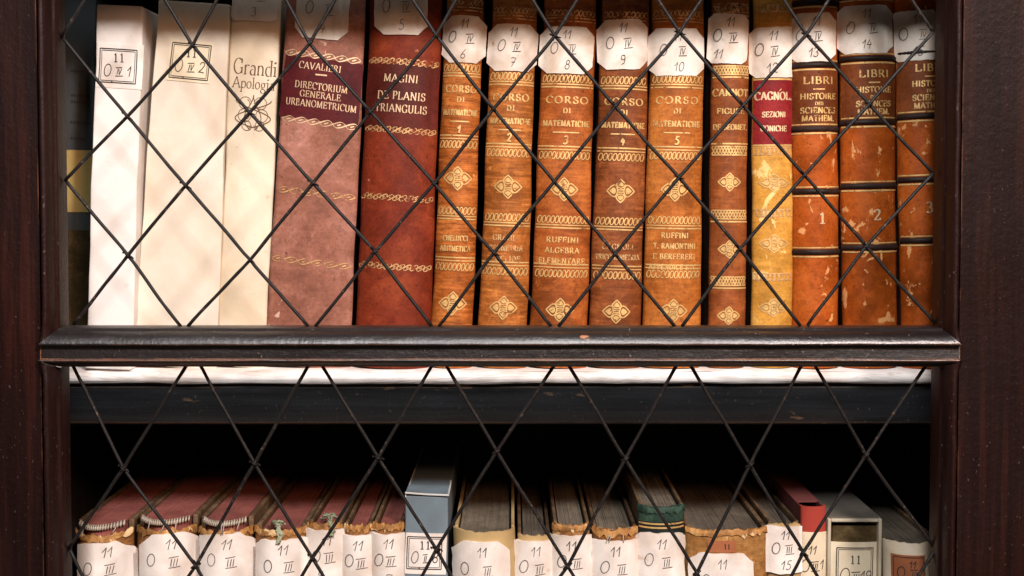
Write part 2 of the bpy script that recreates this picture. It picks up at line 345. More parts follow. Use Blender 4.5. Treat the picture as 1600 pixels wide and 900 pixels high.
# ------------------------------------------------------------------ volumes on the shelves
class Vol:
    """a standing volume; edge lines of its front given in photograph pixels at two heights, built at its own depth"""
    def __init__(s, name, label, cat, group, xb, xt, yb, yt, base_py=None, base_z=None, top_py=None, Y=.03, bulge=.008, depth=.19):
        s.Y, s.b, s.depth = Y, bulge, depth
        B0, B1 = P(xb[0], yb, Y), P(xb[1], yb, Y); T0, T1 = P(xt[0], yt, Y), P(xt[1], yt, Y)
        cb, ct = (B0+B1)/2, (T0+T1)/2
        sl = (ct.x-cb.x)/(ct.z-cb.z); s.lean = math.atan(sl)
        bz = base_z if base_z is not None else P(800, base_py, Y).z
        s.base = Vector((cb.x+sl*(bz-cb.z), Y, bz)); c = math.cos(s.lean)
        hb, ht = (B1.x-B0.x)/2*c, (T1.x-T0.x)/2*c
        g = (ht-hb)/((ct.z-cb.z)/c); s.h0 = hb+g*(bz-cb.z)/c; s.g = g
        s.R = Matrix.Rotation(s.lean, 3, 'Y').inverted()
        s.top = s.loc((xt[0]+xt[1])/2, top_py)[1]
        s.seed = rnd.uniform(0, 50)
        s.root = thing(name, label, cat, s.base, s.lean, group)
        s.k = (Y-CY)/F
    def hw(s, z): return s.h0+s.g*z
    def loc(s, px, py):
        v = s.R @ (P(px, py, s.Y-s.b)-s.base); return v.x, v.z
    def surf(s, u, z, off=0.0):
        hw = s.hw(z); t = max(-1.0, min(1.0, u/hw))
        b = s.b
        e = abs(t)
        y = -b*(1-.75*e**2-.25*e**6)
        sl = b*(1.5*e+1.5*e**5)/hw*(1 if t > 0 else -1)
        nl = math.hypot(1, sl)
        wob = .00035*math.sin(z*37+s.seed)+.00025*math.sin(z*91+s.seed*2)
        return Vector((u+wob+off*sl/nl, y-off/nl+wob*.6, z))
    # --- body pieces
    def spine(s, mat, nu=18, nz=34, torn=0.0, wrap=.0035, top=None, shell=.0022, name='spine'):
        top = top or s.top
        mb = MB(); rows = []; inner = []
        for i in range(nz+1):
            z = top*i/nz; r = []; q = []
            for j in range(nu+1):
                t = -1+2*j/nu; t = math.copysign(abs(t)**.8, t)
                zz = z+(torn*(mnoise.noise(Vector((t*5, s.seed, 0)))*.8+.5*mnoise.noise(Vector((t*17, s.seed, 3))))*max(0, (i/nz-.9)*10) if torn else 0)
                p = s.surf(t*s.hw(z), zz); r.append(p)
            L, Rr = r[0].copy(), r[-1].copy(); L.y += wrap; Rr.y += wrap
            rows.append([L]+r+[Rr])
            inner.append([Vector((p.x*(1-shell/s.hw(z)), p.y+shell, p.z)) for p in rows[-1]])
        mb.grid(rows); mb.grid([list(rows[-1]), list(inner[-1])])
        k = max(0, nz-8)
        mb.grid([r for r in inner[k:]][::-1])
        return mb.build(name, mat, s.root, True)
    def boards(s, mat, top=None, th=.0028, y0=.004, name='cover_board'):
        top = top or s.top-.001
        for sg in (-1, 1):
            mb = MB(); n = len(mb.v)
            e = .0006
            for z in (0, top):
                a, b = sg*(s.hw(z)-e), sg*(s.hw(z)-e-th)
                mb.v += [(a, y0, z), (b, y0, z), (b, s.depth, z), (a, s.depth, z)]
            mb.f += [(0,3,2,1),(4,5,6,7),(0,1,5,4),(1,2,6,5),(2,3,7,6),(3,0,4,7)]
            mb.build(name, mat, s.root, bevel=.0008, seg=2)
    def leaves(s, mat, top, n=30, rough=.0006, th=.004, sag=0.0):
        mb = MB()
        for i in range(n):
            t0, t1 = -1+2*i/n, -1+2*(i+1)/n
            h = s.hw(top)-th
            z1 = top+rnd.uniform(-1, 1)*rough-sag*(1-((t0+t1)/2)**2)
            f0 = -s.b*(1-.75*t0*t0)+.003; f1 = -s.b*(1-.75*t1*t1)+.003
            x0, x1 = t0*h, t1*h
            k = len(mb.v)
            mb.v += [(x0,f0,.004),(x1,f1,.004),(x1,s.depth-.006,.004),(x0,s.depth-.006,.004),(x0,f0,z1),(x1,f1,z1),(x1,s.depth-.006,z1),(x0,s.depth-.006,z1)]
            mb.f += [tuple(k+q for q in f) for f in ((0,3,2,1),(4,5,6,7),(0,1,5,4),(1,2,6,5),(2,3,7,6),(3,0,4,7))]
        return mb.build('page_block', mat, s.root)
    def case(s, mat, name='box_body', bevel=.0012, top=None):
        top = top or s.top; mb = MB(); rows = []; nz = 12
        for i in range(nz+1):
            z = top*i/nz
            r = [s.surf(s.hw(z)*(-1+2*j/10), z) for j in range(11)]
            rows.append([Vector((r[0].x, s.depth, z))]+r+[Vector((r[-1].x, s.depth, z))])
        mb.grid(rows)
        tp = rows[-1]; k = len(mb.v); mb.v += [p.copy() for p in tp]; mb.f.append(tuple(range(k, k+len(tp))))
        bt = rows[0]; k = len(mb.v); mb.v += [p.copy() for p in bt]; mb.f.append(tuple(range(k, k+len(bt)))[::-1])
        n = len(rows); mb.quad(rows[0][-1], rows[0][0], rows[-1][0], rows[-1][-1])
        o = mb.build(name, mat, s.root)
        bm = bmesh.new(); bm.from_mesh(o.data); bmesh.ops.remove_doubles(bm, verts=bm.verts, dist=1e-6); bmesh.ops.recalc_face_normals(bm, faces=bm.faces); bm.to_mesh(o.data); bm.free()
        b = o.modifiers.new('bevel', 'BEVEL'); b.width = bevel; b.segments = 3; b.limit_method = 'ANGLE'; b.angle_limit = .6
        return o
    def patch(s, mat, name, py0, py1, px0=None, px1=None, off=.0003, thick=True, clip=0.0, tilt=0.0, wrinkle=0.0, clips=None, parent=None, edge=0.985):
        """a sheet pasted on the front: limits in photograph pixels; corners clipped by `clip` pixels"""
        cy = (py0+py1)/2
        if px0 is None: u0, u1 = -s.hw(s.top*.5)*edge, s.hw(s.top*.5)*edge
        else: u0, u1 = s.loc(px0, cy)[0], s.loc(px1, cy)[0]
        cx = 800 if px0 is None else (px0+px1)/2
        z1, z0 = s.loc(cx, py0)[1], s.loc(cx, py1)[1]
        c = clip*s.k; W = u1-u0; H = z1-z0
        cl = clips or (1, 1, 1, 1)      # tl, tr, bl, br
        us = sorted(set([0, c/3, c*2/3, c]+[c+(W-2*c)*i/10 for i in range(11)]+[W-c, W-c*2/3, W-c/3, W]))
        rows = []; uc, zc = (u0+u1)/2, (z0+z1)/2; ct, st = math.cos(tilt), math.sin(tilt)
        pts2 = []
        for i in range(7):
            r = []; r2 = []
            for x in us:
                ed = max(0, c-x); er = max(0, c-(W-x))
                top = H-cl[0]*ed-cl[1]*er; bot = cl[2]*ed+cl[3]*er
                zz = bot+(top-bot)*i/6
                a, b = x-W/2, zz-H/2
                if wrinkle and (i in (0, 6) or x in (0, W)):
                    a += wrinkle*.0006*mnoise.noise(Vector((x*300, zz*300, s.seed))); b += wrinkle*.0006*mnoise.noise(Vector((x*200, zz*200, s.seed+9)))
                A, Bz = uc+a*ct-b*st, zc+a*st+b*ct
                if px0 is None: A = s.hw(Bz)*(A-uc)/(W/2)*edge
                o = off+wrinkle*.00035*(1+mnoise.noise(Vector((A*90, Bz*90, s.seed))))
                r.append(s.surf(A, Bz, o)); r2.append((A, Bz))
            rows.append(r); pts2.append(r2)
        mb = MB(); mb.grid(rows)
        if thick:
            ring = pts2[0]+[r[-1] for r in pts2[1:]]+pts2[-1][::-1][1:]+[r[0] for r in pts2[::-1][1:]]
            ring3 = rows[0]+[r[-1] for r in rows[1:]]+rows[-1][::-1][1:]+[r[0] for r in rows[::-1][1:]]
            mb.grid([[s.surf(a, b, -.0002) for a, b in ring], ring3])
        o = mb.build(name, mat, parent or s.root, True)
        o['frame'] = (uc, zc, W, H, tilt); del o['frame']
        s.lab = (uc, zc, W, H, tilt)
        return o
    def on(s, a, b):
        """label fraction (from left, from top) -> surface coordinates"""
        uc, zc, W, H, tl = s.lab
        x, y = (a-.5)*W, (.5-b)*H
        return uc+x*math.cos(tl)-y*math.sin(tl), zc+x*math.sin(tl)+y*math.cos(tl)
    def slip(s, px0, py0, px1, py1, num, mat='slip', clip=12, tilt=0.0, roman='IV', clips=None, wrinkle=1.0, first=True, h=.27, numx=.52, wd=.00048, off=.0008):
        o = s.patch(M[mat], 'paper_label', py0, py1, px0, px1, clip=clip, tilt=tilt, wrinkle=wrinkle, clips=clips, off=off)
        uc, zc, W, H, tl = s.lab
        hh = min(H, 82*s.k)*.19
        mb = MB()
        crumple = lambda u, z, o: s.surf(u, z, o+off-.0004+wrinkle*.00035*(1+mnoise.noise(Vector((u*90, z*90, s.seed)))))
        def put(txt, a, b, hs, bars=False):
            u, z = s.on(a, b); hand_text(mb, crumple, txt, u, z-hs/2, hs, wd=wd, bars=bars, tilt=tilt+rnd.uniform(-.05, .05))
        j = lambda: rnd.uniform(-.03, .03)
        if first: put('11', .52+j(), .17, hh*1.02)
        put('O', .25+j(), .45+j()*.5, hh*1.25)
        put(roman, .60+j(), .49, hh*.80, True)
        if num: put(num, numx+j(), .81, hh*1.0)
        mb.build('ink_lettering', M['ink'], o)
        return o
    def plate(s, px0, py0, px1, py1, num, roman, mat='slip', margin=4, inkm='print', tilt=0.0, frame=(None,)):
        """a printed label: double ruled frame, printed 11, written shelf mark"""
        o = s.patch(M[mat], 'paper_label', py0, py1, px0, px1, off=.0005, tilt=tilt)
        uc, zc, W, H, tl = s.lab
        fr = frame if frame[0] is not None else (px0+margin, py0+margin, px1-margin, py1-margin)
        uc, zc = s.loc((fr[0]+fr[2])/2, (fr[1]+fr[3])/2); W, H = (fr[2]-fr[0])*s.k, (fr[3]-fr[1])*s.k
        s.lab = (uc, zc, W, H, tilt); mb = MB()
        for g, wd in ((0, .0007), (.0014, .0004)):
            a, b = g/W, g/H
            q = [s.on(a, b), s.on(1-a, b), s.on(1-a, 1-b), s.on(a, 1-b), s.on(a, b)]
            ribbon(mb, s.surf, q, wd, off=.0010)
        u, z = s.on(.52, .30)
        for dx in (-.0024, .0024):
            ribbon(mb, s.surf, [(u+dx-.0009, z+.0034), (u+dx, z+.0045), (u+dx, z-.002)], .0009, off=.001)
            ribbon(mb, s.surf, [(u+dx-.0012, z-.002), (u+dx+.0012, z-.002)], .0005, off=.001)
        hh = H*.36
        for txt, a, bb, hs, bars in (('O', .22, .64, hh, False), ('.', .37, .80, hh, False), (roman, .53, .68, hh*.55, True), (num, .81, .64, hh*(.85 if len(num) < 2 else .7), False)):
            u, z = s.on(a, bb); hand_text(mb, s.surf, txt, u, z-hs/2, hs, wd=.0006, bars=bars, tilt=tilt)
        mb.build('ink_lettering', M[inkm], o)
        return o
    # --- gilding; pixel heights are taken at the middle of the front
    def cx(s, py):
        z0 = s.loc(800, py)[1]
        return z0
    def text(s, txt, py, cap, width=None, mat='gold', weight=.15, space=.06, dx=0.0, tilt=0.0, mb=None):
        own = mb is None; mb = mb or MB()
        u, z = 0.0, s.loc(800, py)[1]
        serif_text(mb, s.surf, txt, u+dx*s.k, z-cap*s.k/2, cap*s.k, None if width is None else width*s.k, weight, space, tilt)
        if own: mb.build('gilt_title', M[mat], s.root)
    def texts(s, rows, mat='gold', weight=.15, space=.06, name='gilt_title', tilt=0.0, parent=None):
        mb = MB()
        for r in rows: s.text(r[0], r[1], r[2], r[3] if len(r) > 3 else None, mat, weight, space, r[4] if len(r) > 4 else 0, tilt, mb)
        return mb.build(name, M[mat], parent or s.root)
    def line(s, mb, py, th=2.0, e=.96, tilt=0.0, half=None, dx=0):
        z = s.loc(800, py)[1]; h = s.hw(z)*e if half is None else half*s.k
        ribbon(mb, s.surf, [(dx*s.k-h, z-h*math.tan(tilt)), (dx*s.k+h, z+h*math.tan(tilt))], th*s.k, step=.002)
    def rings(s, mb, py, hgt, n, slant=.16, th=1.55, e=.92):
        z = s.loc(800, py)[1]; W = s.hw(z)*e*2; p = W/n
        for i in range(n):
            u = -W/2+p*(i+.5); a = hgt*s.k/2
            ribbon(mb, s.surf, [(u+p*.40*math.cos(q)+slant*a*math.sin(q), z+a*math.sin(q)) for q in [2*math.pi*k/14 for k in range(15)]], th*s.k, off=.0004)
    def chain(s, py, hgt, n, lines=(), mat='gold', tilt=0):
        mb = MB(); s.rings(mb, py, hgt, n)
        for l in lines: s.line(mb, l[0], l[1])
        return mb.build('gilt_band', M[mat], s.root)
    def rope(s, py, hgt, n, tilt, mat='goldpale', th=2.2, skew=.16):
        """two twisted strands with a leaf in every loop"""
        mb = MB(); z = s.loc(800, py)[1]; hw = s.hw(z)*.95; p = 2*hw/n; a = hgt*s.k/2
        for ph in (0, math.pi):
            pts = []
            for k in range(n*14+1):
                q = k/14*math.pi; u = -hw+2*hw*k/(n*14); zz = a*math.sin(q*1.0+ph)
                pts.append((max(-hw, min(hw, u+skew*p*zz/a)), z+u*math.tan(tilt)+zz))
            ribbon(mb, s.surf, pts, th*s.k*(1.0 if ph else .7), off=.0004 if ph else .0003, nib=math.radians(-35))
        for i in range(n):
            u = -hw+p*(i+.5); w_ = rnd.uniform(.7, 1.1)
            ribbon(mb, s.surf, [(u-p*.16*w_, z+u*math.tan(tilt)-a*.25), (u+p*.16*w_, z+u*math.tan(tilt)+a*.25)], th*s.k*.9, off=.0004)
        return mb.build('gilt_band', M[mat], s.root)
    def ornament(s, py, wd, ht, mat='gold', dx=0):
        mb = MB(); z = s.loc(800, py)[1]; k = s.k; u0 = dx*k
        W, H = wd*k/2, ht*k/2
        def fill(pts):
            c = s.surf(u0, z, .0003); n = len(mb.v)
            cu = sum(p[0] for p in pts)/len(pts); cz = sum(p[1] for p in pts)/len(pts)
            mb.v.append(s.surf(u0+cu, z+cz, .0004)); mb.v += [s.surf(u0+a, z+b, .0004) for a, b in pts]
            for i in range(len(pts)): mb.f.append((n, n+1+i, n+1+(i+1) % len(pts)))
        def lobe_ring(out, cu, cz):
            ribbon(mb, s.surf, [(u0+a, z+b) for a, b in out], 2.0*k)
            fill([(cu+(a-cu)*.62, cz+(b-cz)*.58) for a, b in out[:-1]])
        for sx in (-1, 1):                                      # side lobes: pointed leaf rings
            lobe = [(sx*W*(.22+.78*t), H*.50*math.sin(math.pi*min(1, t**.62))) for t in [i/9 for i in range(10)]]
            lobe_ring(lobe+[(a, -b) for a, b in lobe[::-1]], sx*W*.52, 0)
        for sz in (-1, 1):                                      # upper and lower lobes
            lobe = [(W*.34*math.sin(math.pi*min(1, t**.62)), sz*H*(.24+.76*t)) for t in [i/8 for i in range(9)]]
            lobe_ring(lobe+[(-a, b) for a, b in lobe[::-1]], 0, sz*H*.56)
        for a in range(4):                                      # small leaves in the angles
            sx, sz = (1, -1, -1, 1)[a], (1, 1, -1, -1)[a]
            fill([(sx*W*.20, sz*H*.22), (sx*W*.44, sz*H*.44), (sx*W*.30, sz*H*.58), (sx*W*.16, sz*H*.36)])
        ribbon(mb, s.surf, [(u0-W*.22, z+H*.1), (u0+W*.22, z+H*.1)], 2.2*k)
        ribbon(mb, s.surf, [(u0-W*.22, z-H*.1), (u0+W*.22, z-H*.1)], 2.2*k)
        return mb.build('gilt_ornament', M[mat], s.root)
    def zigzag(s, py, hgt, n, mat='gold', bars=False):
        mb = MB(); z = s.loc(800, py)[1]; hw = s.hw(z)*.92; a = hgt*s.k/2; p = 2*hw/n
        for e in (1, -1): ribbon(mb, s.surf, [(-hw, z+e*a), (hw, z+e*a)], 2.2*s.k)
        for i in range(n):
            u = -hw+p*i
            if bars: ribbon(mb, s.surf, [(u+p/2, z-a), (u+p/2, z+a)], p*.55)
            else:
                ribbon(mb, s.surf, [(u, z-a*.8), (u+p/2, z+a*.8), (u+p, z-a*.8)], 2.0*s.k)
                ribbon(mb, s.surf, [(u, z+a*.8), (u+p/2, z-a*.8), (u+p, z+a*.8)], 1.6*s.k, off=.0005)
        return mb.build('gilt_band', M[mat], s.root)
    def ridge(s, py0, py1, mat, hgt=.0012, name='raised_band'):
        z1, z0 = s.loc(800, py0)[1], s.loc(800, py1)[1]; rows = []
        for i in range(7):
            q = i/6; z = z0+(z1-z0)*q; o = hgt*math.sin(math.pi*q)**.6+.0002
            rows.append([s.surf(s.hw(z)*(-1+2*j/18)*.995, z, o) for j in range(19)])
        mb = MB(); mb.grid(rows); return mb.build(name, mat, s.root, True)

# ================================================================== the bookcase
YW = -.070                                            # plane of the wire lattice
SH_F = .012                                          # front of the shelf
YB = .03                                              # front of the books
z_shelf = P(800, 573.5, YB).z                          # top of the upper shelf's liner
z_floor = P(800, 1240, YB).z
z_above = P(800, -98, YB).z
XL, XR = -.395, .375
case = thing('bookcase', 'dark wooden bookcase with two shelves of old books behind a wire lattice door', 'bookcase', (0, 0, z_floor-.06))
cz = z_floor-.06
def cbox(name, x0, x1, y0, y1, z0, z1, mat, bevel=.0015):
    mb = MB(); mb.box(x0, x1, y0, y1, z0-cz, z1-cz); return mb.build(name, mat, case, bevel=bevel)
cbox('back_panel', XL, XR, .31, .325, z_floor-.055, z_above+.12, M['inner'])
cbox('side_panel', XL-.025, XL-.001, -.055, .325, z_floor-.058, z_above+.12, M['inner'])
cbox('side_panel', XR+.001, XR+.025, -.055, .325, z_floor-.058, z_above+.12, M['inner'])
def shelfboard(name, zt, th=.031):
    nx = 60; mb = MB(); rows = []
    prof = [(.305, 0), (SH_F+.002, 0), (SH_F, -.002), (SH_F, -th+.0015), (SH_F+.0015, -th), (.305, -th)]
    for i in range(nx+1):
        x = XL+.001+(XR-XL-.002)*i/nx
        rows.append([Vector((x, y+(.0007*mnoise.noise(Vector((x*14, z*60, 2))) if y < 0 else 0), zt-cz+z+(.0008*mnoise.noise(Vector((x*9, 4, z*50))) if y < 0 else 0))) for y, z in prof])
    mb.grid(rows); return mb.build(name, M['shelf'], case)
shelf_top = z_shelf-.0012
z602 = P(800, 601, SH_F).z
shelfboard('shelf', z602, z602-P(800, 663, SH_F).z)
shelfboard('shelf', z_floor-.001); shelfboard('shelf', z_above+.031)
# packing under the liner: the liner sheet lies on the shelf, its front edge bent down
lin = MB(); rows = []; nx = 150
def liner_mesh():
    zt = z_shelf; rows = []
    for i in range(nx+1):
        x = XL+.004+(XR-XL-.008)*i/nx
        q = .0040*mnoise.noise(Vector((x*11, 0, 1)))+.0009*mnoise.noise(Vector((x*37, 5, 1)))
        fr = SH_F-.0035-.0012*mnoise.noise(Vector((x*16, 8, 1)))
        d = [(.28, 0), (.08, 0), (.034, -.0002), (.018, -.0006+q*.25), (fr+.006, -.0016+q*.4), (fr+.0015, -.0035+q*.5), (fr, -.0058+q*.3), (fr-.0004, -.0102-q*.55), (fr+.0008, -.0102-q*.55), (fr+.0024, -.006), (.03, -.0014), (.28, -.0014)]
        rows.append([Vector((x, y, zt+z)) for y, z in d])
    return rows
lin.grid(liner_mesh())
ln = lin.build('shelf_liner', M['liner'], smooth=True)
ln['label'] = 'white paper sheet lying on the middle shelf under the upper books'; ln['category'] = 'shelf liner'
# board under the liner fills up to the sheet
pk = MB(); pk.box(XL+.002, XR-.002, SH_F+.003, .30, z602-cz+.0002, z_shelf-.0016-cz); pk.build('shelf_packing', M['shelf'], case)

# ================================================================== the lattice door
door = thing('lattice_door', 'dark brown door frame with moulded rails holding a black diamond wire lattice', 'door', (0, -.08, z_floor-.10))
DZ = z_floor-.10; DY = -.08
def dv(v): return Vector((v.x, v.y-DY, v.z-DZ))
# opening edges in metres at the moulding's inner front edge (plane y = -.080)
xl, xr = P(93, 420, -.080).x, P(1470, 420, -.080).x
u_top, u_bot = P(800, -98, -.080).z, P(800, 512, -.080).z
l_top, l_bot = P(800, 573, -.076).z, P(800, 1195, -.080).z
PX = .00046
full = [(0, -.062), (0, -.080), (1.5, -.0822), (4, -.0830), (5, -.0850), (7, -.0880), (10, -.0905), (14, -.0925), (18, -.0938), (21.5, -.0946), (24.5, -.0948), (25, -.087)]
slim = [(0, -.062), (0, -.076), (.8, -.0785), (2, -.0805), (3, -.0825), (4, -.0845), (6, -.0870), (8.5, -.0895), (11, -.0910), (13.5, -.0918), (15.5, -.0918), (16, -.087)]
beadp = [(0, -.062), (0, -.080), (2, -.0818), (7, -.0822), (7.6, -.0850), (9, -.0890), (11.5, -.0925), (15, -.0942), (18.5, -.0928), (21.5, -.0890), (23.5, -.0845), (25, -.0835)]
def moulding(zb, zt, ptop, pbot):
    """four mitred lengths round one opening"""
    ps = full; n = len(ps)
    def pt(side, k, end):
        if side in ('b', 't'):
            pr = pbot if side == 'b' else ptop
            z = zb-pr[k][0]*PX if side == 'b' else zt+pr[k][0]*PX
            x = xl-ps[k][0]*PX if end == 0 else xr+ps[k][0]*PX
            return Vector((x, pr[k][1], z))
        x = xl-ps[k][0]*PX if side == 'l' else xr+ps[k][0]*PX
        z = zb-pbot[k][0]*PX if end == 0 else zt+ptop[k][0]*PX
        return Vector((x, ps[k][1], z))
    for side in 'btlr':
        nseg = 120; rows = []
        for i in range(nseg+1):
            q = i/nseg; r = []
            for k in range(n):
                a, b = pt(side, k, 0), pt(side, k, 1); v = a.lerp(b, q)
                if side in 'lr':                      # the bead dies into the mitres
                    e0 = (b-a).length*min(q, 1-q); e0 = min(1, max(0, e0/.012)); v.y += (beadp[k][1]-v.y)*e0
                if 0 < i < nseg and k > 2:
                    v.y += .0005*mnoise.noise(v*23)+.0004*mnoise.noise(v*70)
                    e = .00035*mnoise.noise(v*45+Vector((3, 1, 7)))
                    if side in 'bt': v.z += e
                    else: v.x += e
                r.append(dv(v))
            rows.append(r)
        mb = MB(); mb.grid(rows)
        mb.build('moulding', M['rail'] if side in 'bt' else M['bead'], door, True)
moulding(u_bot, u_top, full, full); moulding(l_bot, l_top, slim, full)
def dbox(name, x0, x1, z0, z1, mat, y0=-.0885, y1=-.058):
    """a board with a lightly uneven front"""
    mb = MB(); nx, nz = max(2, int((x1-x0)/.012)), max(2, int((z1-z0)/.012))
    fr = [[dv(Vector((x0+(x1-x0)*i/nx, y0+.0006*mnoise.noise(Vector((x0+(x1-x0)*i/nx, 0, z0+(z1-z0)*j/nz))*18), z0+(z1-z0)*j/nz))) for i in range(nx+1)] for j in range(nz+1)]
    mb.grid(fr)
    bk = lambda p: Vector((p.x, y1-DY, p.z))
    mb.grid([[bk(p) for p in fr[0]], fr[0]]); mb.grid([fr[-1], [bk(p) for p in fr[-1]]])
    mb.grid([[r[0] for r in fr], [bk(r[0]) for r in fr]]); mb.grid([[bk(r[-1]) for r in fr], [r[-1] for r in fr]])
    return mb.build(name, mat, door, False)
ex = 24.2*PX
dbox('stile', xl-.115, xl-ex, l_bot-.07, u_top+.07, M['stile'])
dbox('stile', xr+ex, xr+.115, l_bot-.07, u_top+.07, M['stile'])
dbox('rail', xl-ex, xr+ex, l_top+15.2*PX, u_bot-24.2*PX, M['rail'], y0=-.0900)
dbox('rail', xl-ex, xr+ex, u_top+24.2*PX, u_top+.07, M['rail'])
dbox('rail', xl-ex, xr+ex, l_bot-.07, l_bot-24.2*PX, M['rail'])

# --- wires: every wire its own part, led through the crossings
A = [(96,57),(301,71),(484,68),(681,55),(867,56),(1062,51),(1260,54),(1458,50)]
Bn = [(199,182),(390,176),(579,175),(771,170),(961,166),(1161,165),(1358,163)]
C = [(102,281),(290,290),(489,286),(678,287),(866,284),(1061,277),(1257,274),(1458,271)]
D = [(200,399),(391,406),(586,393),(772,395),(961,397),(1156,389),(1353,385)]
E = [(115,507),(288,510),(487,510),(680,510),(867,510),(1060,510),(1256,509),(1461,505)]
T = [(x, -92) for x in (196, 392, 580, 770, 962, 1160, 1358)]
Fq = [(112,567),(302,561),(492,561),(686,561),(878,561),(1068,561),(1263,561),(1452,563)]
G = [(193,732),(398,724),(591,715),(776,705),(977,717),(1172,726),(1353,711)]
H = [(108,856),(306,884),(488,872),(682,858),(887,885),(1089,895),(1255,863),(1461,858)]
I = [(196,1040),(395,1035),(588,1030),(778,1035),(980,1040),(1170,1035),(1355,1030)]
J = [(112,1197)]+[(x, 1202) for x in (302, 492, 686, 878, 1068, 1263)]+[(1455,1197)]
def run_down(rows, r, i, right):
    """follow a wire down through the rows; wide rows (8 nodes) and narrow rows (7) alternate"""
    seq = [(r, i)]
    while r+1 < len(rows):
        wide = len(rows[r]) == 8
        j = (i if right else i-1) if wide else (i+1 if right else i)
        if j < 0 or j >= len(rows[r+1]): break
        r, i = r+1, j; seq.append((r, i))
    return seq
def lattice(rows, knot_rows):
    starts = [(0, i, d) for i in range(len(rows[0])) for d in (True, False)]
    for r in range(1, len(rows)-1):
        if len(rows[r]) == 8: starts += [(r, 0, True), (r, 7, False)]
    for r, i, right in starts:
        seq = run_down(rows, r, i, right)
        if len(seq) < 2: continue
        pts = []
        for n, (a, b) in enumerate(seq):
            x, y = rows[a][b]; sx = 0
            if a == 0 and 0 < b < len(rows[0])-(0 if len(rows[0]) == 7 else 1) or (a == 0 and len(rows[0]) == 7): sx = 5 if right else -5
            if a == len(rows)-1 and 0 < b < 7: sx = -5.5 if right else 5.5
            pts.append(P(x+sx, y, YW+(.0008 if right else -.0008)))
        fine = []
        for a, b in zip(pts, pts[1:]):
            for q in range(10):
                v = a.lerp(b, q/10); 
                if q: v = v+Vector((mnoise.noise(v*30)*.0006, mnoise.noise(v*26+Vector((9, 0, 0)))*.0008, mnoise.noise(v*34+Vector((0, 5, 0)))*.0006))
                fine.append(v)
        fine.append(pts[-1])
        mb = MB(); mb.tube([dv(v) for v in fine], [.00126*(1+.13*mnoise.noise(v*160)) for v in fine], 10); mb.build('lattice_wire', M['wire'], door, True)
    knot = None
    for r in knot_rows:
        for i, (x, y) in enumerate(rows[r]):
            if len(rows[r]) == 8 and i in (0, 7): continue
            p = dv(P(x, y, YW))
            if knotmesh[0] is None:
                mb = MB()
                for sg in (1, -1):
                    coil = [Vector((.0021*math.cos(q)+sg*.0012*(q/5-1), .0026*math.sin(q), sg*.0021*math.cos(q)+.0010*(q/5-1))) for q in [k*.55 for k in range(20)]]
                    mb.tube(coil, .00055, 6)
                o = mb.build('wire_knot', M['wire'], door, True); knotmesh[0] = o.data
            else: o = link(bpy.data.objects.new('wire_knot', knotmesh[0]), door)
            o.location = p; o.rotation_euler = (0, rnd.uniform(-.5, .5), 0); o.scale = (rnd.uniform(.8, 1.1),)*3
knotmesh = [None]
lattice([T, A, Bn, C, D, E], [1, 2, 3, 4]); lattice([Fq, G, H, I, J], [1, 2, 3])

# ================================================================== upper shelf
UG = 'books standing on the upper shelf'
BP = 574
def up(name, label, cat, xb, xt, top, yb=500, yt=20, **k):
    return Vol(name, label, cat, UG, xb, xt, yb, yt, base_z=z_shelf+.0003, top_py=top, **k)
M['slate'] = paper('dark_slate_cloth', (.075, .085, .088), (.03, .035, .038), .6)
M['olive'] = leather('olive_brown_cloth', (.085, .060, .025), wrinkle=.2)
M['box1'] = paper('white_box_card', (.76, .705, .655), (.54, .42, .32), .55, scale=18)
M['box2'] = paper('cream_box_card', (.70, .62, .51), (.52, .38, .24), .65, scale=18)
M['vellum'] = paper('cream_vellum', (.72, .615, .47), (.48, .34, .19), .8, scale=16)
PG = M['pages'] = pages('old_page_edges', (.16, .135, .105), (.045, .035, .028))

v = up('cloth_book', 'dark slate cloth book pushed back at the shelf end with a yellow paper strip', 'book', (90, 145), (92, 148), -6, Y=.060, bulge=.001)
v.case(M['slate']); v.patch(M['yellow'], 'yellow_strip', 247, 344, off=.0006)
v.patch(M['olive'], 'lower_panel', 372, 520, off=.0006)
mb = MB()
for y, n in ((110, 5), (148, 7), (158, 6), (190, 8), (215, 6)):
    for i in range(n): ribbon(mb, v.surf, [(v.loc(112+i*4, y+i*.4)[0], v.loc(112, y+i*.4)[1]), (v.loc(114.5+i*4, y)[0], v.loc(112, y+.5+i*.4)[1])], .0018, off=.0006)
mb.build('faded_print', M['print'], v.root)

v = up('archive_box', 'tall narrow white card box with a framed label ending in 1', 'box', (136, 208), (151, 223), 8, Y=.014, bulge=.0008)
v.case(M['box1']); v.plate(150, 68, 222, 138, '1', 'IV', frame=(155, 77, 212, 129), tilt=-.02)
v = up('archive_box', 'wide cream card box with a framed label ending in 2', 'box', (211, 341), (246, 358), 3, Y=.026, bulge=.0012)
v.case(M['box2']); v.plate(262, 63, 330, 128, '2', 'IV', frame=(267, 69, 327, 123), tilt=-.03, mat='slip3')

